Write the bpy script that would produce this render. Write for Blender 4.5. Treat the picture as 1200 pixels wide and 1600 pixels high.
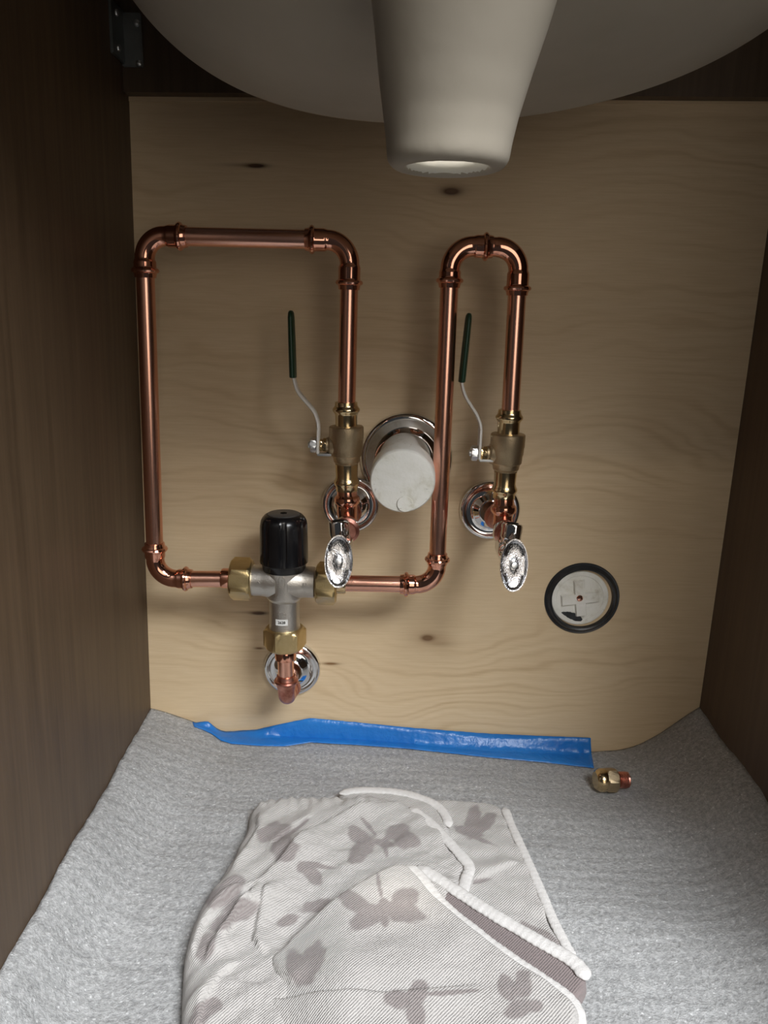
import bpy, bmesh, math, random
import numpy as np
from mathutils import Vector, Matrix, noise
random.seed(4)
PI = math.pi
S = bpy.context.scene
COL = S.collection
for o in list(bpy.data.objects):
    bpy.data.objects.remove(o)

# ------------------------------------------------------------------ camera
F, YAW, PITCH, ROLL = 1215.33, -.0023, -.2512, .0194
CAM = Vector((.2475, -.7811, .4244))
def cam_axes():
    cy, sy, cp, sp = math.cos(YAW), math.sin(YAW), math.cos(PITCH), math.sin(PITCH)
    fwd = Vector((sy*cp, cy*cp, sp)); right = Vector((cy, -sy, 0)); up = right.cross(fwd)
    cr, sr = math.cos(ROLL), math.sin(ROLL)
    return right*cr + up*sr, -right*sr + up*cr, fwd
RT, UP, FW = cam_axes()
cd = bpy.data.cameras.new('camera'); cam = bpy.data.objects.new('camera', cd); COL.objects.link(cam)
mw = Matrix((RT, UP, -FW)).transposed().to_4x4(); mw.translation = CAM
cam.matrix_world = mw
cd.sensor_fit = 'VERTICAL'; cd.sensor_height = 32; cd.lens = F*32/1600
cd.clip_start = .01; cd.clip_end = 50
S.camera = cam
def ray(x, y):
    return RT*((x-600)/F) - UP*((y-800)/F) + FW
def at(x, y, Y=0.0):              # point of the plane Y=const
    d = ray(x, y); return CAM + d*((Y-CAM.y)/d.y)
def atz(x, y, Z):                 # point of the plane Z=const
    d = ray(x, y); return CAM + d*((Z-CAM.z)/d.z)

# ------------------------------------------------------------------ light
S.view_settings.view_transform = 'Standard'; S.view_settings.look = 'None'
S.view_settings.exposure = 0.12; S.view_settings.gamma = 1; S.view_settings.use_curve_mapping = False
w = bpy.data.worlds.new('room_air'); S.world = w; w.use_nodes = True
w.node_tree.nodes['Background'].inputs[0].default_value = (.80, .82, .86, 1)
w.node_tree.nodes['Background'].inputs[1].default_value = .035
def area(name, loc, target, sx, sy, power, col):
    l = bpy.data.lights.new(name, 'AREA'); l.shape = 'RECTANGLE'; l.size = sx; l.size_y = sy; l.energy = power; l.color = col
    o = bpy.data.objects.new(name, l); COL.objects.link(o); o.location = loc
    o.rotation_euler = (Vector(target)-Vector(loc)).to_track_quat('-Z', 'Y').to_euler(); return o
area('key_light', (1.05, -1.55, 1.85), (.18, -.1, .0), .8, 1.2, 90, (.95, .97, 1.0))  # added soft key from the upper right; its source is unseen
area('fill_light', (.75, -1.8, .62), (.3, 0, .22), .75, 1.0, 4.1, (1.0, .90, .78))  # added low fill panel, sized for broad highlights on the copper
for k in range(3):
    l = bpy.data.lights.new('ceiling_bulb', 'POINT'); l.energy = 5.0; l.shadow_soft_size = .035; l.color = (1, .9, .78)
    o = bpy.data.objects.new('ceiling_bulb', l); COL.objects.link(o); o.location = (.30+.22*k, -2.3, 1.90)

l = bpy.data.lights.new('drain_fill_lamp', 'POINT'); l.energy = 150; l.shadow_soft_size = .06; l.color = (1, .93, .82)  # added lamp over the bowl, brightens the drain bore
o = bpy.data.objects.new('drain_fill_lamp', l); COL.objects.link(o); o.location = (.29, -.58, 1.6)

# ------------------------------------------------------------------ materials
def new_mat(name):
    m = bpy.data.materials.new(name); m.use_nodes = True
    nt = m.node_tree; b = nt.nodes['Principled BSDF']
    return m, nt, b
class NT:
    def __init__(s, nt): s.nt = nt
    def n(s, t, **kw):
        x = s.nt.nodes.new(t)
        for k, v in kw.items(): setattr(x, k, v)
        return x
    def l(s, a, b): s.nt.links.new(a, b)
    def m(s, op, a, b=None, c=None):
        x = s.n('ShaderNodeMath', operation=op)
        for i, v in enumerate((a, b, c)):
            if v is None: continue
            if isinstance(v, (int, float)): x.inputs[i].default_value = v
            else: s.l(v, x.inputs[i])
        return x.outputs[0]
    def coords(s, scale=(1, 1, 1), rot=(0, 0, 0)):
        tc = s.n('ShaderNodeTexCoord'); mp = s.n('ShaderNodeMapping')
        mp.inputs['Scale'].default_value = scale; mp.inputs['Rotation'].default_value = rot
        s.l(tc.outputs['Object'], mp.inputs[0]); return mp.outputs[0]
    def noise(s, vec, scale, detail=3, rough=.5, dist=0):
        x = s.n('ShaderNodeTexNoise'); x.inputs['Scale'].default_value = scale; x.inputs['Detail'].default_value = detail
        x.inputs['Roughness'].default_value = rough; x.inputs['Distortion'].default_value = dist
        if vec is not None: s.l(vec, x.inputs['Vector'])
        return x.outputs['Fac']
    def ramp(s, fac, stops):
        x = s.n('ShaderNodeValToRGB'); e = x.color_ramp.elements
        while len(e) < len(stops): e.new(.5)
        for i, (p, c) in enumerate(stops):
            e[i].position = p; e[i].color = (*c, 1)
        s.l(fac, x.inputs[0]); return x.outputs[0]
    def bump(s, h, strength, dist, b):
        x = s.n('ShaderNodeBump'); x.inputs['Strength'].default_value = strength; x.inputs['Distance'].default_value = dist
        s.l(h, x.inputs['Height']); s.l(x.outputs[0], b.inputs['Normal'])
    def mix(s, f, a, b, mode='MIX'):
        x = s.n('ShaderNodeMix', data_type='RGBA', blend_type=mode)
        for i, v in ((0, f), (6, a), (7, b)):
            if isinstance(v, (int, float)): x.inputs[i].default_value = v
            elif isinstance(v, tuple): x.inputs[i].default_value = (*v, 1)
            else: s.l(v, x.inputs[i])
        return x.outputs[2]
def metal(name, c1, c2, rough, r2=None, scale=60, bump=0.0, coat=0):
    m, nt, b = new_mat(name); N = NT(nt)
    v = N.coords(); f = N.noise(v, scale, 4, .6)
    N.l(N.ramp(f, [(.35, c1), (.7, c2)]), b.inputs['Base Color'])
    b.inputs['Metallic'].default_value = 1
    r = N.n('ShaderNodeMapRange'); r.inputs[3].default_value = rough; r.inputs[4].default_value = r2 if r2 else rough*1.5
    N.l(N.noise(v, scale*1.7, 3), r.inputs[0]); N.l(r.outputs[0], b.inputs['Roughness'])
    if bump: N.bump(N.noise(v, 900, 2), bump, .0004, b)
    return m
def plain(name, c1, c2, rough, scale=40, spec=.5, bump=0, bscale=600):
    m, nt, b = new_mat(name); N = NT(nt)
    v = N.coords(); f = N.noise(v, scale, 4, .6)
    N.l(N.ramp(f, [(.3, c1), (.7, c2)]), b.inputs['Base Color'])
    b.inputs['Roughness'].default_value = rough; b.inputs['Specular IOR Level'].default_value = spec
    if bump: N.bump(N.noise(v, bscale, 3), bump, .001, b)
    return m
M = {}
M['copper'] = metal('copper', (.84, .45, .33), (.88, .50, .38), .22, .27, 8)
M['copper_fit'] = metal('copper_fitting', (.74, .36, .25), (.85, .45, .33), .08, .15, 25)
M['copper_dull'] = metal('copper_flux_stained', (.42, .15, .11), (.72, .36, .28), .2, .5, 120)
M['brass'] = metal('polished_brass', (.62, .47, .26), (.70, .55, .33), .12, .26, 80)
M['brass_matte'] = metal('cast_brass', (.48, .37, .23), (.55, .43, .28), .36, .5, 70, .5)
M['brass_nut'] = metal('brass_nut', (.62, .48, .24), (.70, .56, .31), .28, .4, 60, .2)
M['nickel'] = metal('nickel_cast', (.60, .57, .52), (.68, .65, .60), .33, .46, 60, .6)
M['chrome'] = metal('chrome', (.80, .80, .80), (.86, .86, .86), .03, .07, 20)
M['handle'] = metal('cast_chrome', (.48, .48, .49), (.66, .66, .67), .10, .22, 220, .8)
M['steel'] = metal('zinc_steel', (.66, .68, .69), (.75, .77, .78), .25, .4, 60)
M['bracket'] = metal('bracket_metal', (.30, .32, .32), (.36, .38, .38), .35, .5, 60)
M['lever'] = plain('lever_plating', (.62, .59, .54), (.70, .67, .62), .35)
M['green'] = plain('green_vinyl', (.008, .035, .018), (.012, .05, .026), .35, 40, .5)
M['black'] = plain('black_plastic', (.004, .004, .005), (.007, .007, .008), .25, 60, .5)
M['black_top'] = plain('worn_black_plastic', (.05, .048, .046), (.085, .082, .078), .4, 120, .5)
M['rubber'] = plain('black_rubber', (.012, .013, .015), (.035, .037, .04), .3, 90, .5)
M['hole_shade'] = plain('hole_shade', (.006, .005, .004), (.01, .008, .006), .9, 60, .1)  # flat dark tone standing in for the shade inside holes
M['porcelain'] = plain('porcelain', (.40, .36, .29), (.47, .425, .35), .5, 9, .22, .12, 160)
M['glaze'] = plain('white_glaze', (.80, .79, .74), (.84, .83, .79), .25, 9, .5)
M['sticker'] = plain('sticker', (.75, .75, .72), (.82, .82, .80), .5)
M['ink'] = plain('ink', (.01, .01, .01), (.02, .02, .02), .6)
M['tape'] = plain('painters_tape', (.012, .15, .50), (.018, .20, .60), .33, 30, .5, .9, 170)
M['stone'] = plain('countertop_stone', (.30, .28, .26), (.42, .40, .37), .5, 30)

def pvc(name, centre, rad):
    m, nt, b = new_mat(name); N = NT(nt); v = N.coords()
    c = N.ramp(N.noise(v, 34, 6, .65, .6), [(.34, (.62, .59, .49)), (.47, (.80, .79, .72)), (.66, (.86, .85, .80))])
    g = N.ramp(N.noise(v, 120, 3, .6, 1.5), [(.66, (0, 0, 0)), (.72, (1, 1, 1))])
    c = N.mix(N.m('MULTIPLY', g, .45), c, (.30, .27, .21))
    N.l(c, b.inputs['Base Color']); b.inputs['Roughness'].default_value = .42
    N.bump(N.noise(v, 55, 5, .6), .35, .003, b)
    return m
M['pvc'] = pvc('stained_white_pvc', None, None)

def dark_wood(name, a, bb):
    m, nt, b = new_mat(name); N = NT(nt)
    v = N.coords((40, 40, 1.6)); f = N.noise(v, 3, 6, .65)
    f2 = N.noise(N.coords((1, 1, .5)), 9, 3)
    c = N.ramp(f, [(.3, a), (.72, bb)])
    c = N.mix(N.m('MULTIPLY', f2, .5), c, tuple(x*.55 for x in a))
    N.l(c, b.inputs['Base Color']); b.inputs['Roughness'].default_value = .5
    N.bump(f, .25, .001, b); return m
M['dark'] = dark_wood('dark_stained_wood', (.072, .043, .022), (.140, .090, .050))
M['dark_right'] = dark_wood('dark_stained_wood_red', (.075, .042, .022), (.12, .07, .038))

def plywood():
    m, nt, b = new_mat('birch_plywood'); N = NT(nt)
    tc = N.n('ShaderNodeTexCoord'); sp = N.n('ShaderNodeSeparateXYZ'); N.l(tc.outputs['Object'], sp.inputs[0])
    X, Z = sp.outputs[0], sp.outputs[2]
    def gauss(px, py, rx, rz):
        p = at(px, py, 0)
        dx = N.m('DIVIDE', N.m('SUBTRACT', X, p.x), rx); dz = N.m('DIVIDE', N.m('SUBTRACT', Z, p.z), rz)
        r2 = N.m('ADD', N.m('MULTIPLY', dx, dx), N.m('MULTIPLY', dz, dz))
        return N.m('POWER', 2.718, N.m('MULTIPLY', r2, -1.0))
    low = N.noise(N.coords((1.6, 1, 4.2)), 2.2, 3, .5)
    mid = N.noise(N.coords((5, 1, 16)), 2.0, 3, .55)
    f = N.m('ADD', Z, N.m('MULTIPLY', low, .11)); f = N.m('ADD', f, N.m('MULTIPLY', mid, .018))
    for (px, py, rx, rz, a) in ((690, 1010, .11, .05, .045), (610, 1120, .05, .05, .035), (760, 1000, .05, .035, .012), (705, 300, .07, .03, .02),
                                (400, 258, .07, .02, .012), (405, 980, .09, .03, .016), (880, 700, .10, .05, -.03), (520, 650, .16, .04, .02)):
        f = N.m('ADD', f, N.m('MULTIPLY', gauss(px, py, rx, rz), a))
    s1 = N.m('SINE', N.m('MULTIPLY', f, 560.0)); s2 = N.m('SINE', N.m('MULTIPLY', f, 205.0))
    g = N.m('MULTIPLY_ADD', s1, .22, .5); g = N.m('MULTIPLY_ADD', s2, .15, g)
    amp = N.ramp(N.noise(N.coords((1.5, 1, 3)), 3.0, 3), [(.38, (.12, .12, .12)), (.68, (1, 1, 1))])
    g = N.m('ADD', N.m('MULTIPLY', N.m('SUBTRACT', g, .5), amp), .5)
    c = N.ramp(g, [(.08, (.53, .375, .21)), (.45, (.69, .535, .335)), (.9, (.75, .60, .395))])
    fib = N.noise(N.coords((12, 1, 300)), 2.0, 3, .7)
    c = N.mix(.22, c, N.ramp(fib, [(.3, (.50, .36, .21)), (.65, (.80, .65, .44))]))
    blot = N.noise(N.coords((1, 1, 1.5)), 5.5, 4)
    c = N.mix(N.m('MULTIPLY', blot, .28), c, (.56, .41, .25))
    for (px, py, rx, rz, a, col) in ((400, 259, .009, .0018, 1.6, (.03, .014, .006)), (380, 258, .02, .0016, .5, (.2, .1, .05)),
                                (705, 299, .0075, .0030, 1.8, (.035, .015, .006)), (707, 297, .017, .006, .55, (.22, .12, .06)),
                                (668, 997, .006, .0032, 1.8, (.09, .05, .02)), (672, 997, .018, .008, .5, (.34, .2, .1)), (690, 1006, .016, .004, .4, (.3, .18, .09)),
                                (404, 958, .008, .0018, 1.6, (.05, .025, .012)), (390, 957, .02, .0015, .5, (.3, .18, .1)),
                                (517, 1037, .009, .0016, 1.2, (.22, .12, .05)), (405, 1013, .005, .0012, 1.2, (.2, .11, .05))):
        k = N.m('MINIMUM', N.m('MULTIPLY', gauss(px, py, rx, rz), a), 1.0)
        c = N.mix(k, c, col)
    N.l(c, b.inputs['Base Color']); b.inputs['Roughness'].default_value = .52; b.inputs['Specular IOR Level'].default_value = .35
    N.bump(fib, .12, .0006, b)
    return m
M['ply'] = plywood()

def foam_mat():
    m, nt, b = new_mat('grey_foam_liner'); N = NT(nt)
    v = N.coords(); f = N.noise(v, 260, 4, .75); f2 = N.noise(v, 10, 3); 
    vo = N.n('ShaderNodeTexVoronoi'); vo.inputs['Scale'].default_value = 270; N.l(v, vo.inputs['Vector'])
    spk = N.ramp(vo.outputs['Distance'], [(.0, (1, 1, 1)), (.38, (0, 0, 0))])
    sel = N.ramp(N.noise(v, 330, 1), [(.57, (0, 0, 0)), (.62, (1, 1, 1))])
    c = N.ramp(f, [(.32, (.26, .265, .265)), (.50, (.40, .405, .405)), (.66, (.57, .575, .575))])
    c = N.mix(N.m('MULTIPLY', f2, .3), c, (.34, .345, .345))
    c = N.mix(N.m('MULTIPLY', N.m('MULTIPLY', spk, sel), .85), c, (.88, .89, .89))
    N.l(c, b.inputs['Base Color'])
    b.inputs['Roughness'].default_value = .55; b.inputs['Specular IOR Level'].default_value = .45
    rid = N.m('SINE', N.m('MULTIPLY', N.m('ADD', N.n_y(), N.m('MULTIPLY', f2, .02)), 420.0))
    h = N.m('ADD', N.m('MULTIPLY', f, 1.0), N.m('MULTIPLY', rid, .10))
    N.bump(h, .9, .0024, b)
    return m
def _ny(s):
    tc = s.n('ShaderNodeTexCoord'); sp = s.n('ShaderNodeSeparateXYZ'); s.l(tc.outputs['Object'], sp.inputs[0]); return sp.outputs[1]
NT.n_y = _ny
M['foam'] = foam_mat()

def towel_mat(name, base, dark, rib_rot=.75):
    m, nt, b = new_mat(name); N = NT(nt)
    a = N.n('ShaderNodeAttribute'); a.attribute_name = 'motif'
    v = N.coords((1, 1, 1), (0, 0, rib_rot))
    wv = N.n('ShaderNodeTexWave'); wv.inputs['Scale'].default_value = 190; wv.inputs['Distortion'].default_value = 1.0
    wv.inputs['Detail'].default_value = 2; wv.inputs['Detail Scale'].default_value = 3; N.l(v, wv.inputs['Vector'])
    fz = N.noise(N.coords(), 420, 4, .7)
    fac = N.m('MULTIPLY', a.outputs['Fac'], N.m('MULTIPLY_ADD', wv.outputs['Fac'], .25, .75))
    big = N.noise(N.coords(), 28, 4, .6)
    c = N.mix(N.m('MULTIPLY', big, .35), base, tuple(x*.86 for x in base))
    c = N.mix(fac, c, dark)
    c = N.mix(N.m('MULTIPLY', fz, .5), c, tuple(x*.72 for x in base))
    N.l(c, b.inputs['Base Color']); b.inputs['Roughness'].default_value = .95; b.inputs['Specular IOR Level'].default_value = .1
    b.inputs['Sheen Weight'].default_value = .15
    h = N.m('ADD', N.m('MULTIPLY', wv.outputs['Fac'], .4), N.m('MULTIPLY', fz, 1.0))
    N.bump(h, .8, .0016, b); return m
M['towel'] = towel_mat('terry_cloth', (.58, .56, .535), (.24, .20, .195))
M['towel_under'] = towel_mat('terry_cloth_reverse', (.27, .225, .22), (.27, .225, .22))
M['hem'] = plain('towel_hem', (.62, .605, .585), (.70, .685, .665), .9, 200, .1, .5, 700)

# ------------------------------------------------------------------ mesh helpers
def obj(name, bm, mat, parent=None, label=None, angle=35, smooth=True):
    off = Vector(parent.get('_o', (0, 0, 0))) if parent is not None else Vector((0, 0, 0))
    if parent is not None:
        bmesh.ops.translate(bm, verts=bm.verts, vec=-off)
    me = bpy.data.meshes.new(name); bm.to_mesh(me); bm.free()
    if smooth:
        me.polygons.foreach_set('use_smooth', [True]*len(me.polygons)); me.set_sharp_from_angle(angle=math.radians(angle))
    mats = mat if isinstance(mat, (list, tuple)) else [mat]
    for mm in mats: me.materials.append(mm)
    o = bpy.data.objects.new(name, me); COL.objects.link(o)
    if parent is not None: o.parent = parent; o['_o'] = tuple(off)
    if label: o['label'] = label
    return o
def thing(name, label, cat, loc, group=None):
    o = bpy.data.objects.new(name, None); COL.objects.link(o); o.location = loc; o.empty_display_size = .01
    o['label'] = label; o['category'] = cat; o['_o'] = tuple(loc)
    if group: o['group'] = group
    return o
def struct(o): o['kind'] = 'structure'; return o
def tag(o, label, cat, group=None):
    o['label'] = label; o['category'] = cat
    if group: o['group'] = group
    return o
def basis(axis, ref=None):
    a = Vector(axis).normalized()
    r = Vector(ref) if ref is not None else (Vector((0, 0, 1)) if abs(a.z) < .8 else Vector((0, -1, 0)))
    x = (r - a*r.dot(a)).normalized(); return a, x, a.cross(x)
def lathe(bm, prof, origin, axis, n=40, ref=None, cap0=True, cap1=True, sq=1.0):
    a, x, y = basis(axis, ref); o = Vector(origin); rings = []
    for t, r in prof:
        rings.append([bm.verts.new(o + a*t + x*(r*math.cos(2*PI*k/n)) + y*(r*sq*math.sin(2*PI*k/n))) for k in range(n)])
    for i in range(len(rings)-1):
        for k in range(n):
            bm.faces.new((rings[i][k], rings[i][(k+1) % n], rings[i+1][(k+1) % n], rings[i+1][k]))
    if cap0: bm.faces.new(rings[0][::-1])
    if cap1: bm.faces.new(rings[-1])
    return bm
def hexnut(bm, origin, axis, h, af, ref=None, rot=0):
    """hexagonal nut: across-flats af, rounded corners at both faces"""
    a, x, y = basis(axis, ref); o = Vector(origin); R = af/math.sqrt(3); n = 48
    def rad(th, lim):
        t = (th+1e-9) % (PI/3) - PI/6
        return min(af/2/math.cos(t), lim)
    prof = [(0, af/2*.95), (h*.05, af/2*1.03), (h*.15, R), (h*.85, R), (h*.95, af/2*1.03), (h, af/2*.95)]
    rings = []
    for t, lim in prof:
        rings.append([bm.verts.new(o + a*t + (x*math.cos(2*PI*k/n+rot) + y*math.sin(2*PI*k/n+rot))*rad(2*PI*k/n, lim)) for k in range(n)])
    for i in range(len(rings)-1):
        for k in range(n): bm.faces.new((rings[i][k], rings[i][(k+1) % n], rings[i+1][(k+1) % n], rings[i+1][k]))
    bm.faces.new(rings[0][::-1]); bm.faces.new(rings[-1]); return bm
def sweep(bm, pts, rads, n=28, cap=True, ref=None, flat=1.0):
    """tube along pts with a radius per point (parallel transport frame)"""
    pts = [Vector(p) for p in pts]; N_ = len(pts)
    tans = []
    for i in range(N_):
        t = pts[min(i+1, N_-1)] - pts[max(i-1, 0)]; tans.append(t.normalized())
    a, x, y = basis(tans[0], ref); rings = []
    for i in range(N_):
        t = tans[i]; x = (x - t*x.dot(t)).normalized(); y = t.cross(x)
        rings.append([bm.verts.new(pts[i] + (x*math.cos(2*PI*k/n) + y*flat*math.sin(2*PI*k/n))*rads[i]) for k in range(n)])
    for i in range(N_-1):
        for k in range(n): bm.faces.new((rings[i][k], rings[i][(k+1) % n], rings[i+1][(k+1) % n], rings[i+1][k]))
    if cap: bm.faces.new(rings[0][::-1]); bm.faces.new(rings[-1])
    return bm
def box(bm, c, sx, sy, sz, rot=None, bev=0):
    r = bmesh.ops.create_cube(bm, size=1); vs = r['verts']
    bmesh.ops.scale(bm, vec=(sx, sy, sz), verts=vs)
    if bev: 
        es = list({e for v in vs for e in v.link_edges}); rr = bmesh.ops.bevel(bm, geom=es, offset=bev, segments=2, affect='EDGES')
        vs = list({v for f in rr['faces'] for v in f.verts} | {v for v in vs if v.is_valid})
        # everything connected
        seen = set(vs); st = list(vs)
        while st:
            v = st.pop()
            for e in v.link_edges:
                q = e.other_vert(v)
                if q not in seen: seen.add(q); st.append(q)
        vs = list(seen)
    if rot is not None: bmesh.ops.rotate(bm, cent=(0, 0, 0), matrix=rot, verts=vs)
    bmesh.ops.translate(bm, vec=c, verts=vs); return bm
def prism8(bm, a, b):
    """solid between two matching quads (lists of 4 points)"""
    v = [bm.verts.new(p) for p in list(a)+list(b)]
    bm.faces.new(v[0:4]); bm.faces.new(v[4:8][::-1])
    for i in range(4):
        j = (i+1) % 4; bm.faces.new((v[i], v[i+4], v[j+4], v[j]))
    bmesh.ops.recalc_face_normals(bm, faces=bm.faces); return bm
NB = bmesh.new

# ------------------------------------------------------------------ cabinet
TL, TR = at(201, 148), at(1229, 153); BLc, BRc = at(235, 1105), at(1093, 1105)
def lerp(a, b, t): return a + (b-a)*t
LFT = lambda z: BLc.x + (TL.x-BLc.x)*(z-BLc.z)/(TL.z-BLc.z)
RGT = lambda z: BRc.x + (TR.x-BRc.x)*(z-BRc.z)/(TR.z-BRc.z)
TOPZ = .70; BOTZ = -.075; FRONT = -.48
def P(x, y, z): return Vector((x, y, z))
# back panel of plywood
bm = NB()
q = [P(LFT(BOTZ)-.004, 0, BOTZ), P(RGT(BOTZ)+.004, 0, BOTZ), P(TR.x+.004, 0, TR.z), P(TL.x-.004, 0, TL.z)]
prism8(bm, q, [v+P(0, .012, 0) for v in q])
struct(obj('wall_back', bm, M['ply'], smooth=False))
# plywood lip along the top of the panel
bm = NB(); q = [P(TL.x, -.0016, TL.z-.0055), P(TR.x, -.0016, TR.z-.0055), P(TR.x, -.0016, TR.z+.004), P(TL.x, -.0016, TL.z+.004)]
prism8(bm, q, [v+P(0, .0014, 0) for v in q]); struct(obj('trim_1', bm, M['ply'], smooth=False))
# side walls
def side(name, fx, s, mat, front_dx):
    bm = NB(); q = [P(fx(BOTZ), .012, BOTZ), P(fx(TOPZ), .012, TOPZ), P(fx(TOPZ)+front_dx, FRONT, TOPZ), P(fx(BOTZ)+front_dx, FRONT, BOTZ)]
    prism8(bm, q, [v+P(s*.018, 0, 0) for v in q]); return struct(obj(name, bm, mat, smooth=False))
side('wall_left', LFT, -1, M['dark'], .012)
side('wall_right', RGT, 1, M['dark_right'], -.004)
# dark back rail above the plywood
bm = NB(); z1 = at(300, 146, -.016).z
q = [P(TL.x-.002, -.016, z1), P(TR.x+.002, -.016, at(1190, 151, -.016).z), P(TR.x+.002, -.016, TOPZ), P(TL.x-.002, -.016, TOPZ)]
prism8(bm, q, [v+P(0, .028, 0) for v in q]); struct(obj('trim_2', bm, M['dark'], smooth=False))
# cabinet floor
bm = NB(); q = [P(-.02, .012, BOTZ-.004), P(.63, .012, BOTZ-.004), P(.63, FRONT, BOTZ-.004), P(-.02, FRONT, BOTZ-.004)]
prism8(bm, q, [v-P(0, 0, .018) for v in q]); struct(obj('floor', bm, M['dark'], smooth=False))

# foam liner
PROF = [(150, 1105), (235, 1105), (262, 1113), (300, 1127), (345, 1143), (450, 1149), (600, 1156), (800, 1166), (900, 1174), (980, 1169), (1015, 1155), (1040, 1140), (1065, 1122), (1093, 1105), (1200, 1105)]
PW = [(lambda p: (p.x, p.z))(at(px, py)) for px, py in PROF]
def prof_z(x):
    for (x0, z0), (x1, z1) in zip(PW, PW[1:]):
        if x <= x1:
            t = (x-x0)/(x1-x0); return z0+(z1-z0)*max(0, t)
    return PW[-1][1]
def smooth_z(x): return sum(prof_z(x+d*.006) for d in (-2, -1, 0, 1, 2))/5 if .01 < x < .585 else prof_z(x)
FLOORZ = -.043
def foam_z(x, y):
    t = min(1, max(0, -y/.30)); t = t*t*(3-2*t)
    zb = smooth_z(x)
    dl = x-.0; dr = .598-x
    e = max(math.exp(-(dl/.030)**2), math.exp(-(dr/.045)**2))
    zf = FLOORZ*(1-e)
    z = zb*(1-t)+zf*t
    z += .0022*math.sin(y*46+2.0*x+1.3*noise.noise((x*5, y*3, 0)))*min(1, -y*12)*(.5+.8*max(0, x-.2)) + .0025*noise.noise((x*9, y*22, 3))
    return z
bm = NB(); nx, ny = 190, 160; vs = []
for j in range(ny+1):
    y = -.0008 + (FRONT+.004)*j/ny; row = []
    xl = BLc.x+.0005 + .012*(j/ny); xr = BRc.x-.0005 - .002*(j/ny)
    for i in range(nx+1):
        x = xl+(xr-xl)*i/nx; 
        row.append(bm.verts.new((x, y, foam_z(x, y) + (.0012*noise.noise((x*70, y*70, 0)) if i in (0, nx) else 0))))
    vs.append(row)
for j in range(ny):
    for i in range(nx): bm.faces.new((vs[j][i], vs[j+1][i], vs[j+1][i+1], vs[j][i+1]))
foam = tag(obj('foam_liner', bm, M['foam'], angle=60), 'pale grey speckled foam sheet covering the cabinet floor, curling up at the corners', 'foam sheet')
sm = foam.modifiers.new('thick', 'SOLIDIFY'); sm.thickness = .003; sm.offset = -1
# countertop that carries the basin (mostly out of view above)
CX, CY = .3014, -.25; SA, SB, SC, SZ = .2397, .1902, .1573, .7104
bm = NB(); n = 96; r1, r2 = [], []
zt = TOPZ
for h in (zt, zt+.03):
    inn, out = [], []
    for k in range(n):
        a = 2*PI*k/n; ca, sa = math.cos(a), math.sin(a)
        inn.append(bm.verts.new((CX+(SA+.001)*ca, CY+(SB+.001)*sa, h)))
        m_ = 1/max(abs(ca), abs(sa)); out.append(bm.verts.new((.295+.335*ca*m_, -.286+.306*sa*m_, h)))
    r1.append(inn); r2.append(out)
for k in range(n):
    j = (k+1) % n
    bm.faces.new((r1[0][k], r2[0][k], r2[0][j], r1[0][j])); bm.faces.new((r1[1][k], r1[1][j], r2[1][j], r2[1][k]))
    bm.faces.new((r1[0][k], r1[0][j], r1[1][j], r1[1][k])); bm.faces.new((r2[0][k], r2[1][k], r2[1][j], r2[0][j]))
bmesh.ops.recalc_face_normals(bm, faces=bm.faces)
struct(obj('ceiling', bm, M['stone'], smooth=False))

# ------------------------------------------------------------------ basin
OC = at(699, 267, -.38)            # centre of the outlet's lower rim
OR = 95/F*(OC-CAM).dot(FW); HR = 66/F*(OC-CAM).dot(FW)
def bowl_solid(inset, zcap):
    """closed solid between the bowl's underside and a lid"""
    bm = NB(); n = 160; rings = []
    for i in range(1, 61):
        rad = math.sin(i/60*PI/2); row = []
        for k in range(n):
            a = 2*PI*k/n; x = CX+(SA-inset)*rad*math.cos(a); y = CY+(SB-inset)*rad*math.sin(a)
            z = SZ-(SC-inset)*max(0, 1-rad**3.2)**(1/2.065)+.0755*(x-CX)
            row.append(bm.verts.new((x, y, z)))
        rings.append(row)
    rings.append([bm.verts.new((v.co.x, v.co.y, zcap)) for v in rings[-1]])
    bot = bm.verts.new((CX, CY, SZ-SC+inset)); top = bm.verts.new((CX, CY, zcap))
    for i in range(len(rings)-1):
        for k in range(n): bm.faces.new((rings[i][k], rings[i][(k+1) % n], rings[i+1][(k+1) % n], rings[i+1][k]))
    for k in range(n):
        bm.faces.new((bot, rings[0][(k+1) % n], rings[0][k])); bm.faces.new((top, rings[-1][k], rings[-1][(k+1) % n]))
    bmesh.ops.recalc_face_normals(bm, faces=bm.faces); return bm
def loft(circles, n=96):
    bm = NB(); rings = []
    for x, y, z, rr in circles: rings.append([bm.verts.new((x+rr*math.cos(2*PI*k/n), y+rr*math.sin(2*PI*k/n), z)) for k in range(n)])
    for i in range(len(rings)-1):
        for k in range(n): bm.faces.new((rings[i][k], rings[i][(k+1) % n], rings[i+1][(k+1) % n], rings[i+1][k]))
    bm.faces.new(rings[0][::-1]); bm.faces.new(rings[-1]); bmesh.ops.recalc_face_normals(bm, faces=bm.faces); return bm
def tmp(bm):
    if bm.calc_volume(signed=True) < 0: bmesh.ops.reverse_faces(bm, faces=bm.faces)
    me = bpy.data.meshes.new('tmp'); bm.to_mesh(me); bm.free(); o = bpy.data.objects.new('tmp', me); COL.objects.link(o); return o
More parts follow.
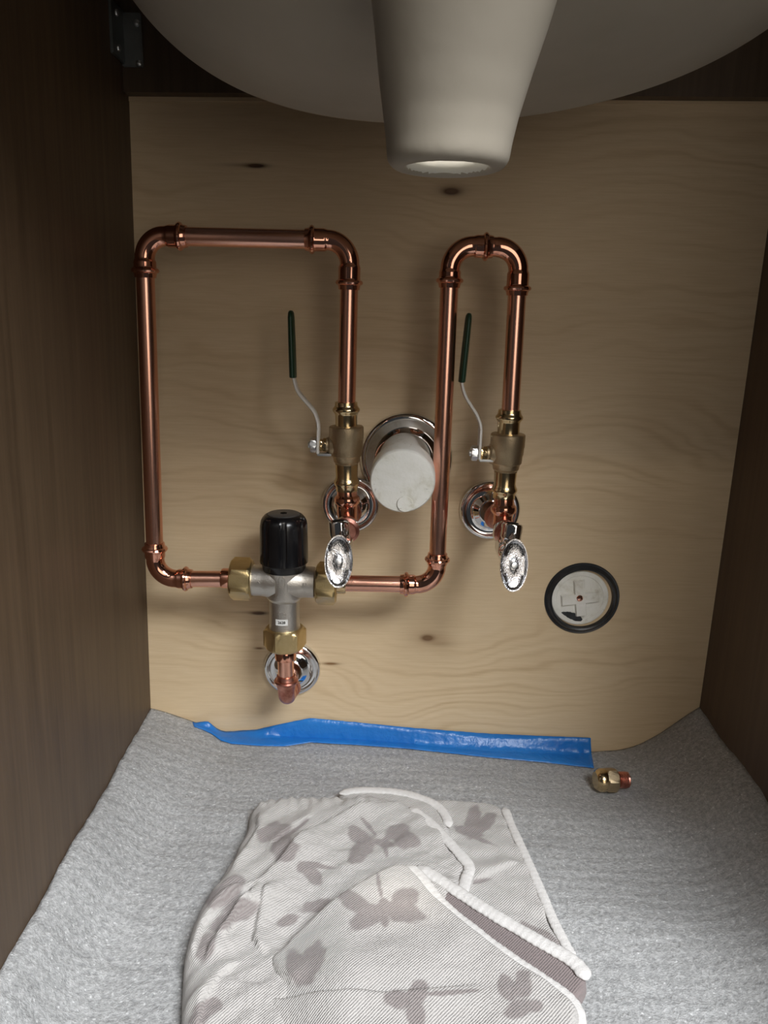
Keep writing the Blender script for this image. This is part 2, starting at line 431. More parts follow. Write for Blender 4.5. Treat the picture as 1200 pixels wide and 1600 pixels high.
def basin():
    oc = OC; zb = oc.z
    outer = tmp(bowl_solid(0, .736)); inner = tmp(bowl_solid(.013, .77))
    # outlet and overflow column leaning out of the bowl's front
    col = tmp(loft([(oc.x, oc.y, zb, OR-.006), (oc.x, oc.y, zb+.0012, OR-.0022), (oc.x, oc.y, zb+.004, OR), (oc.x+.0003, oc.y, zb+.012, OR+.0008), (oc.x+.0006, oc.y-.001, .513, OR+.0026),
        (oc.x+.0014, oc.y-.005, .528, .0348), (oc.x+.003, oc.y-.012, .548, .0388), (oc.x+.004, oc.y-.020, .570, .043), (oc.x+.005, oc.y-.028, .600, .046), (oc.x+.005, oc.y-.030, .63, .046)]))
    bore = tmp(loft([(oc.x, oc.y, zb-.01, HR+.002), (oc.x, oc.y, zb+.0005, HR+.0005), (oc.x, oc.y, zb+.004, HR-.0015), (oc.x, oc.y+.004, .66, HR+.004)]))
    def boo(o, other, op):
        m = o.modifiers.new('b', 'BOOLEAN'); m.operation = op; m.solver = 'EXACT'; m.object = other
        dg = bpy.context.evaluated_depsgraph_get(); dg.update()
        me = bpy.data.meshes.new_from_object(o.evaluated_get(dg)); o.modifiers.clear(); o.data = me
    boo(col, inner, 'DIFFERENCE'); boo(col, bore, 'DIFFERENCE')
    boo(outer, inner, 'DIFFERENCE'); boo(outer, bore, 'DIFFERENCE'); boo(outer, col, 'UNION')
    m = outer.modifiers.new('r', 'REMESH'); m.mode = 'VOXEL'; m.voxel_size = .0018
    m = outer.modifiers.new('s', 'SMOOTH'); m.iterations = 10; m.factor = .5
    dg = bpy.context.evaluated_depsgraph_get(); dg.update()
    me = bpy.data.meshes.new_from_object(outer.evaluated_get(dg))
    bm = NB(); bm.from_mesh(me)
    for o in (outer, inner, col, bore): bpy.data.objects.remove(o)
    for f in bm.faces:
        c = f.calc_center_median(); rad = math.hypot((c.x-CX)/(SA-.006), (c.y-CY)/(SB-.006))
        zi = SZ-(SC-.006)*max(0, 1-min(1, rad)**3.2)**(1/2.065)+.0755*(c.x-CX)
        f.material_index = 1 if ((math.hypot(c.x-oc.x, c.y-oc.y) < HR+.003 and c.z > zb+.002) or (rad < 1 and c.z > zi)) else 0
    return bm
tag(obj('sink_basin', basin(), [M['porcelain'], M['glaze']], angle=80), 'off-white ceramic sink bowl seen from below with a thick open drain outlet', 'sink')

# corner bracket
pc = at(196, 60, -.016)
br = thing('corner_bracket', 'small grey metal corner bracket screwed into the dark upper left cabinet corner', 'bracket', pc)
x0 = LFT(.64)
pz0, pz1 = at(205, 105, -.0175).z, at(205, 20, -.0175).z
bm = NB(); xr_ = at(222, 60, -.0175).x
box(bm, ((x0+.001+xr_)/2, -.0175, (pz0+pz1)/2), xr_-x0-.001, .003, pz1-pz0, bev=.0008)
obj('back_plate', bm, M['bracket'], br)
yl = -.05
bm = NB(); box(bm, (x0+.0025, (yl-.0165)/2, (pz0+pz1)/2+.002), .003, abs(yl+.0165), pz1-pz0, bev=.0008); obj('side_plate', bm, M['bracket'], br)
for (px, py) in ((213, 36), (217, 99)):
    bm = NB(); lathe(bm, [(0, .003), (.0012, .0026), (.002, .0012)], at(px, py, -.019), (0, -1, 0), 16); obj('screw', bm, M['steel'], br)
for zz in (pz0+.010, pz1-.006):
    bm = NB(); lathe(bm, [(0, .003), (.0012, .0026), (.002, .0012)], (x0+.004, -.036, zz), (1, 0, 0), 16); obj('screw', bm, M['steel'], br)

# ------------------------------------------------------------------ plumbing
D = -.07
PR = .00795
def tube(name, a, b, parent, mat=None, r=PR, label=None):
    bm = NB(); a, b = Vector(a), Vector(b); d = (b-a); L = d.length
    lathe(bm, [(0, r), (L*.25, r), (L*.5, r), (L*.75, r), (L, r)], a, d, 40); return obj(name, bm, mat or M['copper'], parent, label)
def elbow_mesh(corner, pa, pb, la=.034, lb=.034, R=.0195, skirt_a=True, skirt_b=True):
    """press elbow: corner point, leg directions to pa and pb"""
    da = (Vector(pa)-corner).normalized(); db = (Vector(pb)-corner).normalized()
    ang = da.angle(db); tl = R/math.tan(ang/2)
    pts, rads = [], []
    def leg(L, skirt):
        # distances from the corner, from the outer end towards the bend
        if skirt:
            return [(L+.0062, PR+.0007), (L+.006, PR+.0013), (L+.0035, PR+.0017), (L+.0022, PR+.0022), (L+.0015, PR+.0036), (L, PR+.0043), (L-.0015, PR+.0036), (L-.0023, PR+.0021), (L-.0035, PR+.0017), (tl+.0028, PR+.0017), (tl+.0012, PR+.0012), (tl, PR+.0006)]
        return [(L, PR+.0002), (tl+.001, PR+.0003), (tl, PR+.0006)]
    for d, r in leg(la, skirt_a): pts.append(corner+da*d); rads.append(r)
    n_ = (da+db).normalized(); cen = corner + n_*(R/math.sin(ang/2))
    s0 = (corner+da*tl)-cen; s1 = (corner+db*tl)-cen; tot = s0.angle(s1); ax = s0.cross(s1).normalized()
    for i in range(1, 12):
        pts.append(cen + Matrix.Rotation(tot*i/12, 3, ax) @ s0); rads.append(PR+.0007)
    for d, r in leg(lb, skirt_b)[::-1]: pts.append(corner+db*d); rads.append(r)
    bm = NB(); sweep(bm, pts, rads, 36); return bm
def toward(a, b, d): return a + (b-a).normalized()*d

# left loop
BLp, TLp, TRp = at(243.5, 904, D), at(225, 368, D), at(547, 376, D)
Lend = at(362, 905, D); Rend = at(541.5, 640, D)
loop = thing('copper_pipe_run', 'large left copper pipe loop from the mixing valve up and over to a ball valve', 'pipe', BLp, 'press-fitted copper pipe runs')
tube('pipe_section', toward(BLp, Lend, .026), Lend, loop)
tube('pipe_section', toward(BLp, TLp, .026), toward(TLp, BLp, .026), loop)
tube('pipe_section', toward(TLp, TRp, .026), toward(TRp, TLp, .026), loop)
tube('pipe_section', toward(TRp, Rend, .026), Rend+P(0, 0, -.006), loop)
obj('elbow_fitting', elbow_mesh(BLp, Lend, TLp, .029, .030), M['copper_fit'], loop)
obj('elbow_fitting', elbow_mesh(TLp, BLp, TRp, .029, .031), M['copper_fit'], loop)
obj('elbow_fitting', elbow_mesh(TRp, TLp, Rend, .033, .035), M['copper_fit'], loop)
# right loop
Rb, Rt1, Rt2 = at(681.5, 914, D), at(705, 384, D), at(812, 387, D)
Mend = at(524, 911, D); Vend = at(797.5, 642, D)
loop2 = thing('copper_pipe_run', 'right copper pipe run rising beside the drain stub and turning over in a tight U', 'pipe', Rb, 'press-fitted copper pipe runs')
tube('pipe_section', Mend, toward(Rb, Mend, .026), loop2)
tube('pipe_section', toward(Rb, Rt1, .026), toward(Rt1, Rb, .026), loop2)
tube('pipe_section', toward(Rt2, Vend, .026), Vend+P(0, 0, -.006), loop2)
obj('elbow_fitting', elbow_mesh(Rb, Mend, Rt1, .029, .026), M['copper_fit'], loop2)
obj('elbow_fitting', elbow_mesh(Rt1, Rb, Rt2, .029, .030), M['copper_fit'], loop2)
obj('elbow_fitting', elbow_mesh(Rt2, Rt1, Vend, .030, .034, skirt_a=False), M['copper_fit'], loop2)

def px_len(n, Y=D):                # metres per pixel count at a depth
    return n*abs(Y-CAM.y)/F*1.03
# ball valves -----------------------------------------------------------
def ball_valve(axis_px, top, ys, lever, grip, label):
    """axis_px: (x at y=640, x at y=780); profile in pixel rows below the top"""
    xa, xb = axis_px
    A = at(xa, 634, D); B = at(xb, 780, D); ax = (B-A).normalized(); L = (B-A).length
    A0 = at(xa, 634+top, D); k = L/(146)        # metres per pixel row
    t = thing('ball_valve', label, 'valve', A0, 'brass ball valves')
    def prof(lst): return [(y*k, px_len(w_)/2) for y, w_ in lst]
    bm = NB(); lathe(bm, prof([(-8, 31), (-7.5, 34), (-3, 34.5), (0, 37), (2, 41), (4.5, 42), (7, 40), (9.5, 36), (12, 34), (24, 33.5), (30, 34)]), A0, ax, 44); obj('press_socket', bm, M['brass'], t)
    bm = NB(); lathe(bm, prof([(28, 34), (29, 50), (30.5, 53), (48, 53), (50, 51.5), (60, 51), (62, 49), (74, 47), (77, 42), (84, 40), (86, 36), (90, 35)]), A0, ax, 44); obj('valve_body', bm, M['brass_matte'], t)
    bm = NB(); lathe(bm, prof([(88, 35.5), (108, 33.5), (112, 36), (115, 39.5), (118, 40), (121, 37), (123, 34.5), (130, 34)]), A0, ax, 44); obj('lower_socket', bm, M['brass'], t)
    # stem to the left
    c = A0 + ax*(60*k); c = Vector((c.x, c.y, at(xa, ys, D).z)); sx = Vector((-1, 0, 0))
    bm = NB(); lathe(bm, [(0, .0098), (.0145, .0098), (.016, .0088), (.0165, .0070), (.0185, .0070)], c, sx, 32); obj('stem_boss', bm, M['brass_matte'], t)
    bm = NB(); hexnut(bm, c+sx*.0178, sx, .0042, .0112); hexnut(bm, c+sx*.0222, sx, .0034, .0098, rot=.3); lathe(bm, [(.025, .0035), (.033, .0035)], c, sx, 20); obj('packing_nut', bm, M['brass'], t)
    lx = [at(px, py, D) for px, py in lever]
    # lever plate: bent flat bar, width along Y
    bm = NB(); th, wd = .0027, .0112
    pts = [Vector((p.x, D, p.z)) for p in lx]; rows = []
    # round the bends
    path = []
    for i, p in enumerate(pts):
        if 0 < i < len(pts)-1:
            a, b = pts[i-1], pts[i+1]; r = min(.006, (a-p).length*.4, (b-p).length*.4)
            p0, p1 = toward(p, a, r), toward(p, b, r)
            for s in range(7):
                u = s/6; path.append(p0*(1-u)**2 + p*2*u*(1-u) + p1*u*u)
        else: path.append(p)
    for i, p in enumerate(path):
        d = (path[min(i+1, len(path)-1)]-path[max(i-1, 0)]).normalized(); nn = Vector((d.z, 0, -d.x))
        w2 = wd/2*(1.25 if i < 2 else 1.0)
        rows.append([bm.verts.new(p+nn*th/2*sx_+P(0, w2*sy_, 0)) for sx_, sy_ in ((1, .8), (.6, 1), (-.6, 1), (-1, .8), (-1, -.8), (-.6, -1), (.6, -1), (1, -.8))])
    for i in range(len(rows)-1):
        for q_ in range(8): bm.faces.new((rows[i][q_], rows[i][(q_+1) % 8], rows[i+1][(q_+1) % 8], rows[i+1][q_]))
    bm.faces.new(rows[0][::-1]); bm.faces.new(rows[-1]); bmesh.ops.recalc_face_normals(bm, faces=bm.faces)
    lv = obj('lever', bm, M['lever'], t)
    # foot of the lever folded towards the body
    bm = NB(); f = pts[0]; box(bm, f+P(.0062, -.004, -.0008), .013, .009, .0022, bev=.0006); obj('lever_stop', bm, M['steel'], t)
    bm = NB(); hexnut(bm, P(pts[0].x-.0012, D, c.z), sx, .0062, .0125, rot=.25); lathe(bm, [(.004, .0032), (.0088, .0030), (.0092, .0024)], P(pts[0].x, D, c.z), sx, 20); obj('lever_nut', bm, M['steel'], t)
    g0, g1 = at(grip[0], grip[1], D), at(grip[2], grip[3], D); d = (g1-g0); Lg = d.length; d.normalize()
    bm = NB(); n = 28; rings = []
    for tt, s in ((0, .86), (.012, 1), (.1, 1.02), (.5, 1.0), (.9, .92), (.96, .82), (.988, .6), (1, .3)):
        rings.append([bm.verts.new(g0+d*(Lg*tt)+P(.0033*s*math.cos(2*PI*k_/n), .0078*s*math.sin(2*PI*k_/n), 0)) for k_ in range(n)])
    for i in range(len(rings)-1):
        for k_ in range(n): bm.faces.new((rings[i][k_], rings[i][(k_+1) % n], rings[i+1][(k_+1) % n], rings[i+1][k_]))
    bm.faces.new(rings[0][::-1]); bm.faces.new(rings[-1]); bmesh.ops.recalc_face_normals(bm, faces=bm.faces)
    obj('lever_grip', bm, M['green'], t, 'dark green vinyl grip')
    return t
ball_valve((541, 542), 2, 696, [(497, 707), (498, 662), (492, 643), (465, 612), (459, 590), (458, 570)], (458, 590, 454.5, 485),
           'brass ball valve on the left riser, its green lever standing well clear of any pipe')
ball_valve((796, 786), 14, 709, [(748, 716), (751, 664), (745, 648), (726, 618), (720.5, 597), (722, 575)], (721.5, 597, 733, 489),
           'brass ball valve on the right U pipe, its green lever next to the long riser')

# escutcheons -------------------------------------------------------------
def escutcheon(cx, cy, rpx, label, hole=.011, group='chrome wall flanges'):
    c = at(cx, cy, 0); R_ = rpx/F*(c-CAM).dot(FW)
    bm = NB()
    prof = [(.0002, R_), (.0022, R_), (.0045, R_*.975), (.0060, R_*.93), (.0064, R_*.88), (.0060, R_*.845), (.0052, R_*.82), (.0060, R_*.60), (.0078, hole+.006), (.0105, hole+.0022), (.0118, hole+.001), (.0118, hole), (.004, hole)]
    lathe(bm, prof, c, (0, -1, 0), 96, cap0=False, cap1=False)
    return tag(obj('escutcheon', bm, M['chrome'], angle=70), label, 'escutcheon', group), c
escutcheon(548, 787, 45.5, 'chrome wall flange behind the left ball valve outlet')
escutcheon(765, 796, 47.5, 'chrome wall flange at the right ball valve, right of the drain stub')
escutcheon(457, 1043, 44.5, 'lowest chrome wall flange, behind the copper elbow under the mixing valve')

# tees (copper) with stub into the wall and angle stops ---------------------
def tee(axis_px, y0, corner, wall, label, lean):
    c = at(*corner, D); top = at(*axis_px, y0) if False else at(axis_px[0], axis_px[1], D)
    t = thing('copper_tee', label, 'pipe fitting', c, 'copper tees')
    up = (top-c).normalized(); L = (top-c).length
    bm = NB()
    def pr(l): return l
    lathe(bm, [(0, PR+.0012), (.009, PR+.0012), (.0135, PR+.0016), (L-.020, PR+.0016), (L-.017, PR+.0040), (L-.0145, PR+.0043), (L-.012, PR+.0038), (L-.010, PR+.0017), (L-.004, PR+.0013), (L, PR+.0008)], c, up, 40)
    obj('tee_branch', bm, M['copper_fit'], t)
    wl = at(*wall, 0); dr = (c-Vector((wl.x, 0, wl.z))); Ld = dr.length
    bm = NB()
    lathe(bm, [(-.03, PR), (.0, PR), (Ld-.036, PR)], wl, dr, 36); obj('wall_stub', bm, M['copper'], t)
    bm = NB(); s = Ld-.041
    lathe(bm, [(s, PR+.0008), (s+.001, PR+.0014), (s+.004, PR+.0018), (s+.0055, PR+.004), (s+.0075, PR+.0044), (s+.0095, PR+.0036), (s+.011, PR+.0017), (s+.024, PR+.0017), (s+.027, PR+.0012), (Ld+.012, PR+.0012), (Ld+.014, PR+.0017), (Ld+.024, PR+.0017), (Ld+.0255, PR+.004), (Ld+.028, PR+.0042), (Ld+.030, PR+.0016), (Ld+.034, PR+.0010)], wl, dr, 40)
    obj('tee_body', bm, M['copper_dull'], t)
    return c, dr.normalized()
c1, d1 = tee((542, 757), 0, (543, 816), (548, 787), 'flux-stained copper tee between the left ball valve and its shut-off', 0)
c2, d2 = tee((788, 771), 0, (785, 822), (767, 794), 'flux-stained copper tee between the right ball valve and its shut-off', 0)
def angle_stop(c, nut_px, handle_px, tilt, label):
    YH = -.138
    h = at(*handle_px, YH)
    body = Vector((h.x, -.108, h.z+.004))
    t = thing('angle_stop_valve', label, 'valve', body, 'chrome shut-off valves')
    # inlet from the tee
    bm = NB(); inl = c + P(0, -.018, 0); dd = body - inl; L = dd.length
    lathe(bm, [(-.004, .0105), (.002, .0118), (.006, .0118), (.0085, .0102), (L*.6, .0092), (L, .0092)], inl, dd, 36); obj('inlet_collar', bm, M['chrome'], t)
    bm = NB(); lathe(bm, [(-.015, .0085), (-.013, .0105), (.006, .0108), (.010, .0095), (.012, .0080), (.020, .0078)], body, (0, -1, 0), 36); obj('valve_body', bm, M['chrome'], t)
    # outlet nut pointing up
    nt_ = at(*nut_px, -.105); ax = (Vector((nt_.x, -.106, nt_.z)) - body); La = ax.length; ax.normalize()
    bm = NB(); lathe(bm, [(0, .0085), (La-.006, .0080)], body, ax, 28); obj('outlet_neck', bm, M['chrome'], t)
    bm = NB(); hexnut(bm, body+ax*(La-.0085), ax, .0150, .0165, ref=(0, -1, 0), rot=.35)
    o_ = obj('outlet_nut', bm, M['chrome'], t)
    bm = NB(); lathe(bm, [(La+.0062, .0055), (La+.0068, .0055)], body, ax, 28); obj('bore_shade', bm, M['hole_shade'], t)  # dark disc on the closed nut, painted shade of an open bore
    # stem + oval handle
    bm = NB(); lathe(bm, [(0, .0046), (.020, .0046)], body+P(0, -.008, 0), (0, -1, 0), 24); obj('stem', bm, M['steel'], t)
    nrm = (Vector((.10, -1, .26)) + P(tilt*.2, 0, 0)).normalized(); a, x, y = basis(nrm, (math.sin(tilt), 0, math.cos(tilt)))
    bm = NB(); n = 56; ra, rb = .0232, .0124; rings = []
    for s, z in ((.0, -.0042), (.5, -.0040), (.86, -.0020), (.98, .0004), (1.0, .0026), (.985, .0034), (.93, .0033), (.88, .0018), (.80, .0008), (.45, .0002), (.30, .0006), (.24, .0022), (.14, .0026), (.0, .0026)):
        if s == 0: rings.append([bm.verts.new(h+a*z)]); continue
        rings.append([bm.verts.new(h+a*z+x*ra*s*math.cos(2*PI*k/n)+y*rb*s*math.sin(2*PI*k/n)) for k in range(n)])
    for i in range(len(rings)-1):
        A_, B_ = rings[i], rings[i+1]
        for k in range(n):
            j = (k+1) % n
            if len(A_) == 1: bm.faces.new((A_[0], B_[j], B_[k]))
            elif len(B_) == 1: bm.faces.new((A_[k], A_[j], B_[0]))
            else: bm.faces.new((A_[k], A_[j], B_[j], B_[k]))
    bmesh.ops.recalc_face_normals(bm, faces=bm.faces)
    hd = obj('oval_handle', bm, M['handle'], t)
    bm = NB(); lathe(bm, [(.002, .0030), (.0036, .0030), (.0044, .0024), (.0046, .0012)], h, nrm, 20); obj('handle_screw', bm, M['steel'], hd)
    bm = NB()   # raised embossing on the handle face
    for sgn in (1,):
        for k in range(0):
            th = (k-2)*.30 + (0 if sgn > 0 else PI)
            p = h + a*.0016 + x*ra*.68*math.cos(th) + y*rb*.66*math.sin(th)
            box(bm, p, .0012, .0008, .0022, Matrix.Rotation(-th*.6+random.uniform(-.5, .5), 3, 'Y'))
    bm.free()
    return t
angle_stop(c1, (530, 824), (529, 877), .02, 'chrome angle stop with oval handle, overlapping the mixing valve right nut')
angle_stop(c2, (799, 828), (802, 883), .06, 'chrome angle stop with oval handle, standing alone left of the round cleanout')

# mixing valve ---------------------------------------------------------------
MC = at(443, 908, D)
mv = thing('mixing_valve', 'thermostatic mixing valve with black knob, nickel body and three brass union nuts', 'valve', MC)
top, bot = at(444, 797, D), at(446, 1016, D)
ax = (top-bot).normalized(); mm = 1/(F/abs(D-CAM.y))*1.03
px_l2 = lambda n_: px_len(n_)*1.03
def zrow(py): return at(444, py, D)
kb = zrow(889); L = (zrow(803)-kb).length
bm = NB(); n = 120; rings = []
a_, x_, y_ = basis(ax)
for t_, r_, fl in ((-.001, .0180, 0), (0, .0205, 0), (.006, .0212, 0), (.0072, .0222, 0), (.0080, .0231, 0), (.012, .0233, .6), (.018, .0232, 1), (L*.80, .0226, 1), (L*.87, .0219, .8), (L*.93, .0203, .4), (L*.98, .0180, 0), (L, .0158, 0), (L-.0006, .0155, 0)):
    rings.append([bm.verts.new(kb+a_*t_+(x_*math.cos(2*PI*k/n)+y_*math.sin(2*PI*k/n))*(r_ - fl*.0013*(1 if (k % 15) in (0, 1, 2, 3, 4) else 0))) for k in range(n)])
for i in range(len(rings)-1):
    for k in range(n): bm.faces.new((rings[i][k], rings[i][(k+1) % n], rings[i+1][(k+1) % n], rings[i+1][k]))
bm.faces.new(rings[0][::-1]); bm.faces.new(rings[-1])
kn = obj('knob', bm, M['black'], mv)
bm = NB(); lathe(bm, [(L-.001, .0153), (L+.0004, .0153), (L+.0008, .0145)], kb, ax, 48); obj('knob_cap', bm, M['black_top'], kn, 'worn dark grey cap')
bm = NB(); lathe(bm, [(L+.0004, .0034), (L+.0011, .0034)], kb, ax, 6); obj('recess_shade', bm, M['hole_shade'], kn)  # dark hex plate on the cap, painted shade of a recess
# body
bm = NB()
b0 = zrow(884); Lb = (b0-zrow(982)).length; dn = -ax
lathe(bm, [(0, .0190), (.0022, .0196), (.004, .0190), (.0055, .0180), (.012, .0172), (.024, .0172), (.030, .0176), (.0315, .0170), (.034, .0150), (Lb-.012, .0147), (Lb-.006, .0150), (Lb, .0154)], b0, dn, 56)
hx = (at(523, 911, D)-at(362, 905, D)).normalized(); hc = at(443, 908, D)
for s in (1, -1):
    lathe(bm, [(.006, .0172), (.0135, .0166), (.0170, .0156), (.0210, .0151), (.030, .0150)], hc, hx*s, 48)
obj('valve_body', bm, M['nickel'], mv)
for s, px0 in ((-1, 395), (1, 494)):
    bm = NB(); p0 = at(px0, 905 if s < 0 else 911, D); hexnut(bm, p0, hx*s, px_len(35 if s < 0 else 33), .0365, ref=(0, 0, 1), rot=-.22*s)
    obj('union_nut', bm, M['brass_nut'], mv, 'brass union nut')
    bm = NB(); Ln = px_len(35 if s < 0 else 33)
    lathe(bm, [(Ln-.001, .0105), (Ln+.0002, .0105), (Ln+.0006, .0098), (Ln+.0075, .0098), (Ln+.009, .0090)] , p0, hx*s, 36)
    obj('union_tail', bm, M['copper_fit'] if s < 0 else M['brass'], mv)
bm = NB(); p0 = zrow(979); p0.x = at(445, 979, D).x
hexnut(bm, p0, dn, px_len(36)*1.02, .0365, ref=(0, -1, 0), rot=PI/6-.20); obj('union_nut', bm, M['brass_nut'], mv, 'brass union nut')
# casting marks
def ring_mark(bm, c, r, ang, sx=.6):
    for k in range(18):
        a = 2*PI*k/18; 
        if ang and 4 < k < 6: continue
        box(bm, c+P(r*sx*math.cos(a), 0, r*math.sin(a)), .0010, .0008, .0016)
    return bm
fy = D-.0182
bm = NB(); ring_mark(bm, Vector((at(440, 911, fy).x, fy, at(440, 911, fy).z)), .0056, True)
box(bm, Vector((at(440, 911, fy).x, fy, at(440, 911, fy).z)), .0009, .0008, .0052)
p = at(402, 912, D-.0160); box(bm, p, .0010, .0008, .0040, Matrix.Rotation(.6, 3, 'Y')); box(bm, p+P(.0012, 0, .0014), .0008, .0008, .003, Matrix.Rotation(-.7, 3, 'Y'))
p = at(476, 915, D-.0160)
for dx in (-.0012, .0012): box(bm, p+P(dx, 0, 0), .0009, .0008, .0052)
obj('casting_mark', bm, M['nickel'], mv, 'raised casting marks', smooth=False)
def text_bm(s, size, mat_, ext=.0002):
    cu = bpy.data.curves.new('t', 'FONT'); cu.body = s; cu.size = size; cu.align_x = 'CENTER'; cu.align_y = 'CENTER'; cu.extrude = ext; cu.offset = size*.02
    o = bpy.data.objects.new('t', cu); COL.objects.link(o); dg = bpy.context.evaluated_depsgraph_get(); me = bpy.data.meshes.new_from_object(o.evaluated_get(dg))
    bm = NB(); bm.from_mesh(me); bpy.data.objects.remove(o); bpy.data.curves.remove(cu); bpy.data.meshes.remove(me)
    bmesh.ops.transform(bm, matrix=mat_, verts=bm.verts); return bm
RX = Matrix.Rotation(PI/2, 4, 'X')
fy2 = D-.0149
def curve_on(bm, r, cx):           # wrap flat lettering round the valve body
    for v in bm.verts:
        dx = v.co.x-cx; dy = v.co.y-fy2; v.co.x = cx+r*math.sin(dx/r); v.co.y = D-(r-dy)*math.cos(dx/r)
    return bm
p = at(440, 973, fy2); cxb = at(444, 973, D).x
bm = NB(); nseg = 10; w_, h_ = .0120, .0062
g = [[bm.verts.new((p.x-w_/2+w_*i/nseg, fy2-.0004, p.z+s*h_/2)) for i in range(nseg+1)] for s in (-1, 1)]
for i in range(nseg): bm.faces.new((g[0][i], g[0][i+1], g[1][i+1], g[1][i]))
curve_on(bm, .0149, cxb); st = obj('date_label', bm, M['sticker'], mv, 'tiny white label reading 2628')
bm = text_bm('2628', .0037, Matrix.Translation((p.x, fy2-.0007, p.z)) @ RX, .0001); curve_on(bm, .0149, cxb); obj('label_digits', bm, M['ink'], st, smooth=False)
p = at(441, 960, fy2)
bm = text_bm('1 (A)', .0040, Matrix.Translation((p.x, fy2-.0007, p.z)) @ RX, .0004); curve_on(bm, .0149, cxb); obj('casting_letters', bm, M['nickel'], mv, smooth=False)

# outlet elbow below the mixing valve
e0, e1 = at(446, 1017, D), at(448, 1094, D); wl = at(463, 1040, 0)
el = thing('copper_elbow_stub', 'short copper elbow from the mixing valve bottom nut into the wall', 'pipe fitting', e1)
e1w = Vector((wl.x, 0, wl.z)); 
tube('pipe_section', e0, toward(e1, e0, .02), el)
ec = at(457, 1043, 0); far = Vector((ec.x, 0, ec.z*.6+e1.z*.4))
obj('elbow_fitting', elbow_mesh(e1, e0, far, .0215, .026, R=.0125), M['copper_dull'], el)
tube('wall_stub', toward(e1, far, .026), far+P(0, .01, 0), el, r=PR)
bm = NB(); lathe(bm, [(0, PR+.0018), (.002, PR+.0026), (.009, PR+.0024), (.010, PR+.001)], e0+P(0, 0, .001), e1-e0, 36); obj('union_tail', bm, M['copper_fit'], el)

# drain stub ----------------------------------------------------------------
dc = at(635, 716, 0)
ds_, _c = escutcheon(635, 716, 72, 'large chrome wall flange around the white drain stub', hole=.0262)
cap = at(631, 753, -.098)
dr = (cap - Vector((dc.x, 0, at(633, 712).z))); Ld = dr.length
t = thing('drain_stub', 'white plastic capped drain pipe sticking out of the largest chrome flange', 'drain pipe', at(633, 712, 0))
base = Vector((at(633, 712).x, 0, at(633, 712).z))
rc = 52/F*(cap-CAM).dot(FW)
bm = NB(); lathe(bm, [(-.01, rc*.86), (Ld-.020, rc*.86)], base, dr, 56); obj('pipe', bm, M['pvc'], t)
bm = NB(); lathe(bm, [(Ld-.030, rc*.86), (Ld-.030, rc*1.0), (Ld-.018, rc*1.0), (Ld-.005, rc*.995), (Ld-.002, rc*.98), (Ld-.0006, rc*.94), (Ld, rc*.85), (Ld+.0004, rc*.4), (Ld+.0004, .001)], base, dr, 64); cp = obj('end_cap', bm, M['pvc'], t)
bm = NB(); a, x, y = basis(dr)
lathe(bm, [(0, .0075), (.0005, .0071), (.0006, .0030)], base + dr.normalized()*(Ld) - y*0 + P(.003, 0, -.0205), dr, 32, cap1=True); obj('gate_mark', bm, M['pvc'], cp)

# cleanout ------------------------------------------------------------------
cc = at(909, 935, 0)
t = thing('cleanout_plug', 'round white cleanout plug in a black ring at the lower right of the plywood', 'cleanout', cc)
sc = (cc-CAM).dot(FW)/F
bm = NB(); lathe(bm, [(-.004, 58*sc), (.0008, 58.5*sc), (.0016, 57.5*sc), (.0012, 55*sc), (.0030, 53*sc), (.0048, 50.5*sc), (.0040, 48*sc), (.0006, 46.5*sc), (-.004, 45.5*sc)], cc, (0, -1, 0), 96, cap0=False, cap1=False)
obj('ring', bm, M['rubber'], t, 'black rubber ring')
c_ = cc+P(-.0022, 0, .0006)
bm = NB(); lathe(bm, [(-.003, 44.5*sc), (.0004, 44.5*sc), (.0010, 43.5*sc), (.0010, 37*sc), (.0004, 36*sc), (.0004, .0005)], c_, (0, -1, 0), 80); pl_ = obj('plug', bm, M['pvc'], t)
bm = NB(); hw_, hl_ = .0062, .0205
cr = [(hw_, hl_), (hw_, hw_), (hl_, hw_), (hl_, -hw_), (hw_, -hw_), (hw_, -hl_), (-hw_, -hl_), (-hw_, -hw_), (-hl_, -hw_), (-hl_, hw_), (-hw_, hw_), (-hw_, hl_)]
Rc = Matrix.Rotation(math.radians(-8), 3, 'Y')
lo = [bm.verts.new(c_ + Rc @ P(x_c, 0, z_c)) for x_c, z_c in cr]; hi = [bm.verts.new(c_ + Rc @ P(x_c-.0012*(1 if x_c > 0 else -1), -.0040, z_c-.0012*(1 if z_c > 0 else -1))) for x_c, z_c in cr]
bm.faces.new(hi)
for k in range(12): bm.faces.new((lo[k], lo[(k+1) % 12], hi[(k+1) % 12], hi[k]))
bmesh.ops.recalc_face_normals(bm, faces=bm.faces)
obj('raised_cross', bm, M['pvc'], pl_)
bm = NB(); lathe(bm, [(.003, .0034), (.0046, .0034), (.0056, .0026), (.0058, .0013)], c_+P(-.001, 0, .001), (0, -1, 0), 20); obj('screw', bm, M['copper_fit'], pl_)
bm = NB(); prev = None; q1 = []
for k in range(15):
    u = k/14; px = 877+33*u; py = 957+11*u; w2 = (7.5*math.sin(PI*u)**.6*(.45+.55*u) + .3)*(1+.25*noise.noise((k*.9, 0, 2)))
    q1.append((bm.verts.new(at(px, py-w2, -.0011)), bm.verts.new(at(px, py+w2, -.0011))))
for a_1, b_1 in zip(q1, q1[1:]): bm.faces.new((a_1[0], b_1[0], b_1[1], a_1[1]))
obj('dark_stain', bm, M['rubber'], pl_, 'dark smudge', smooth=False)

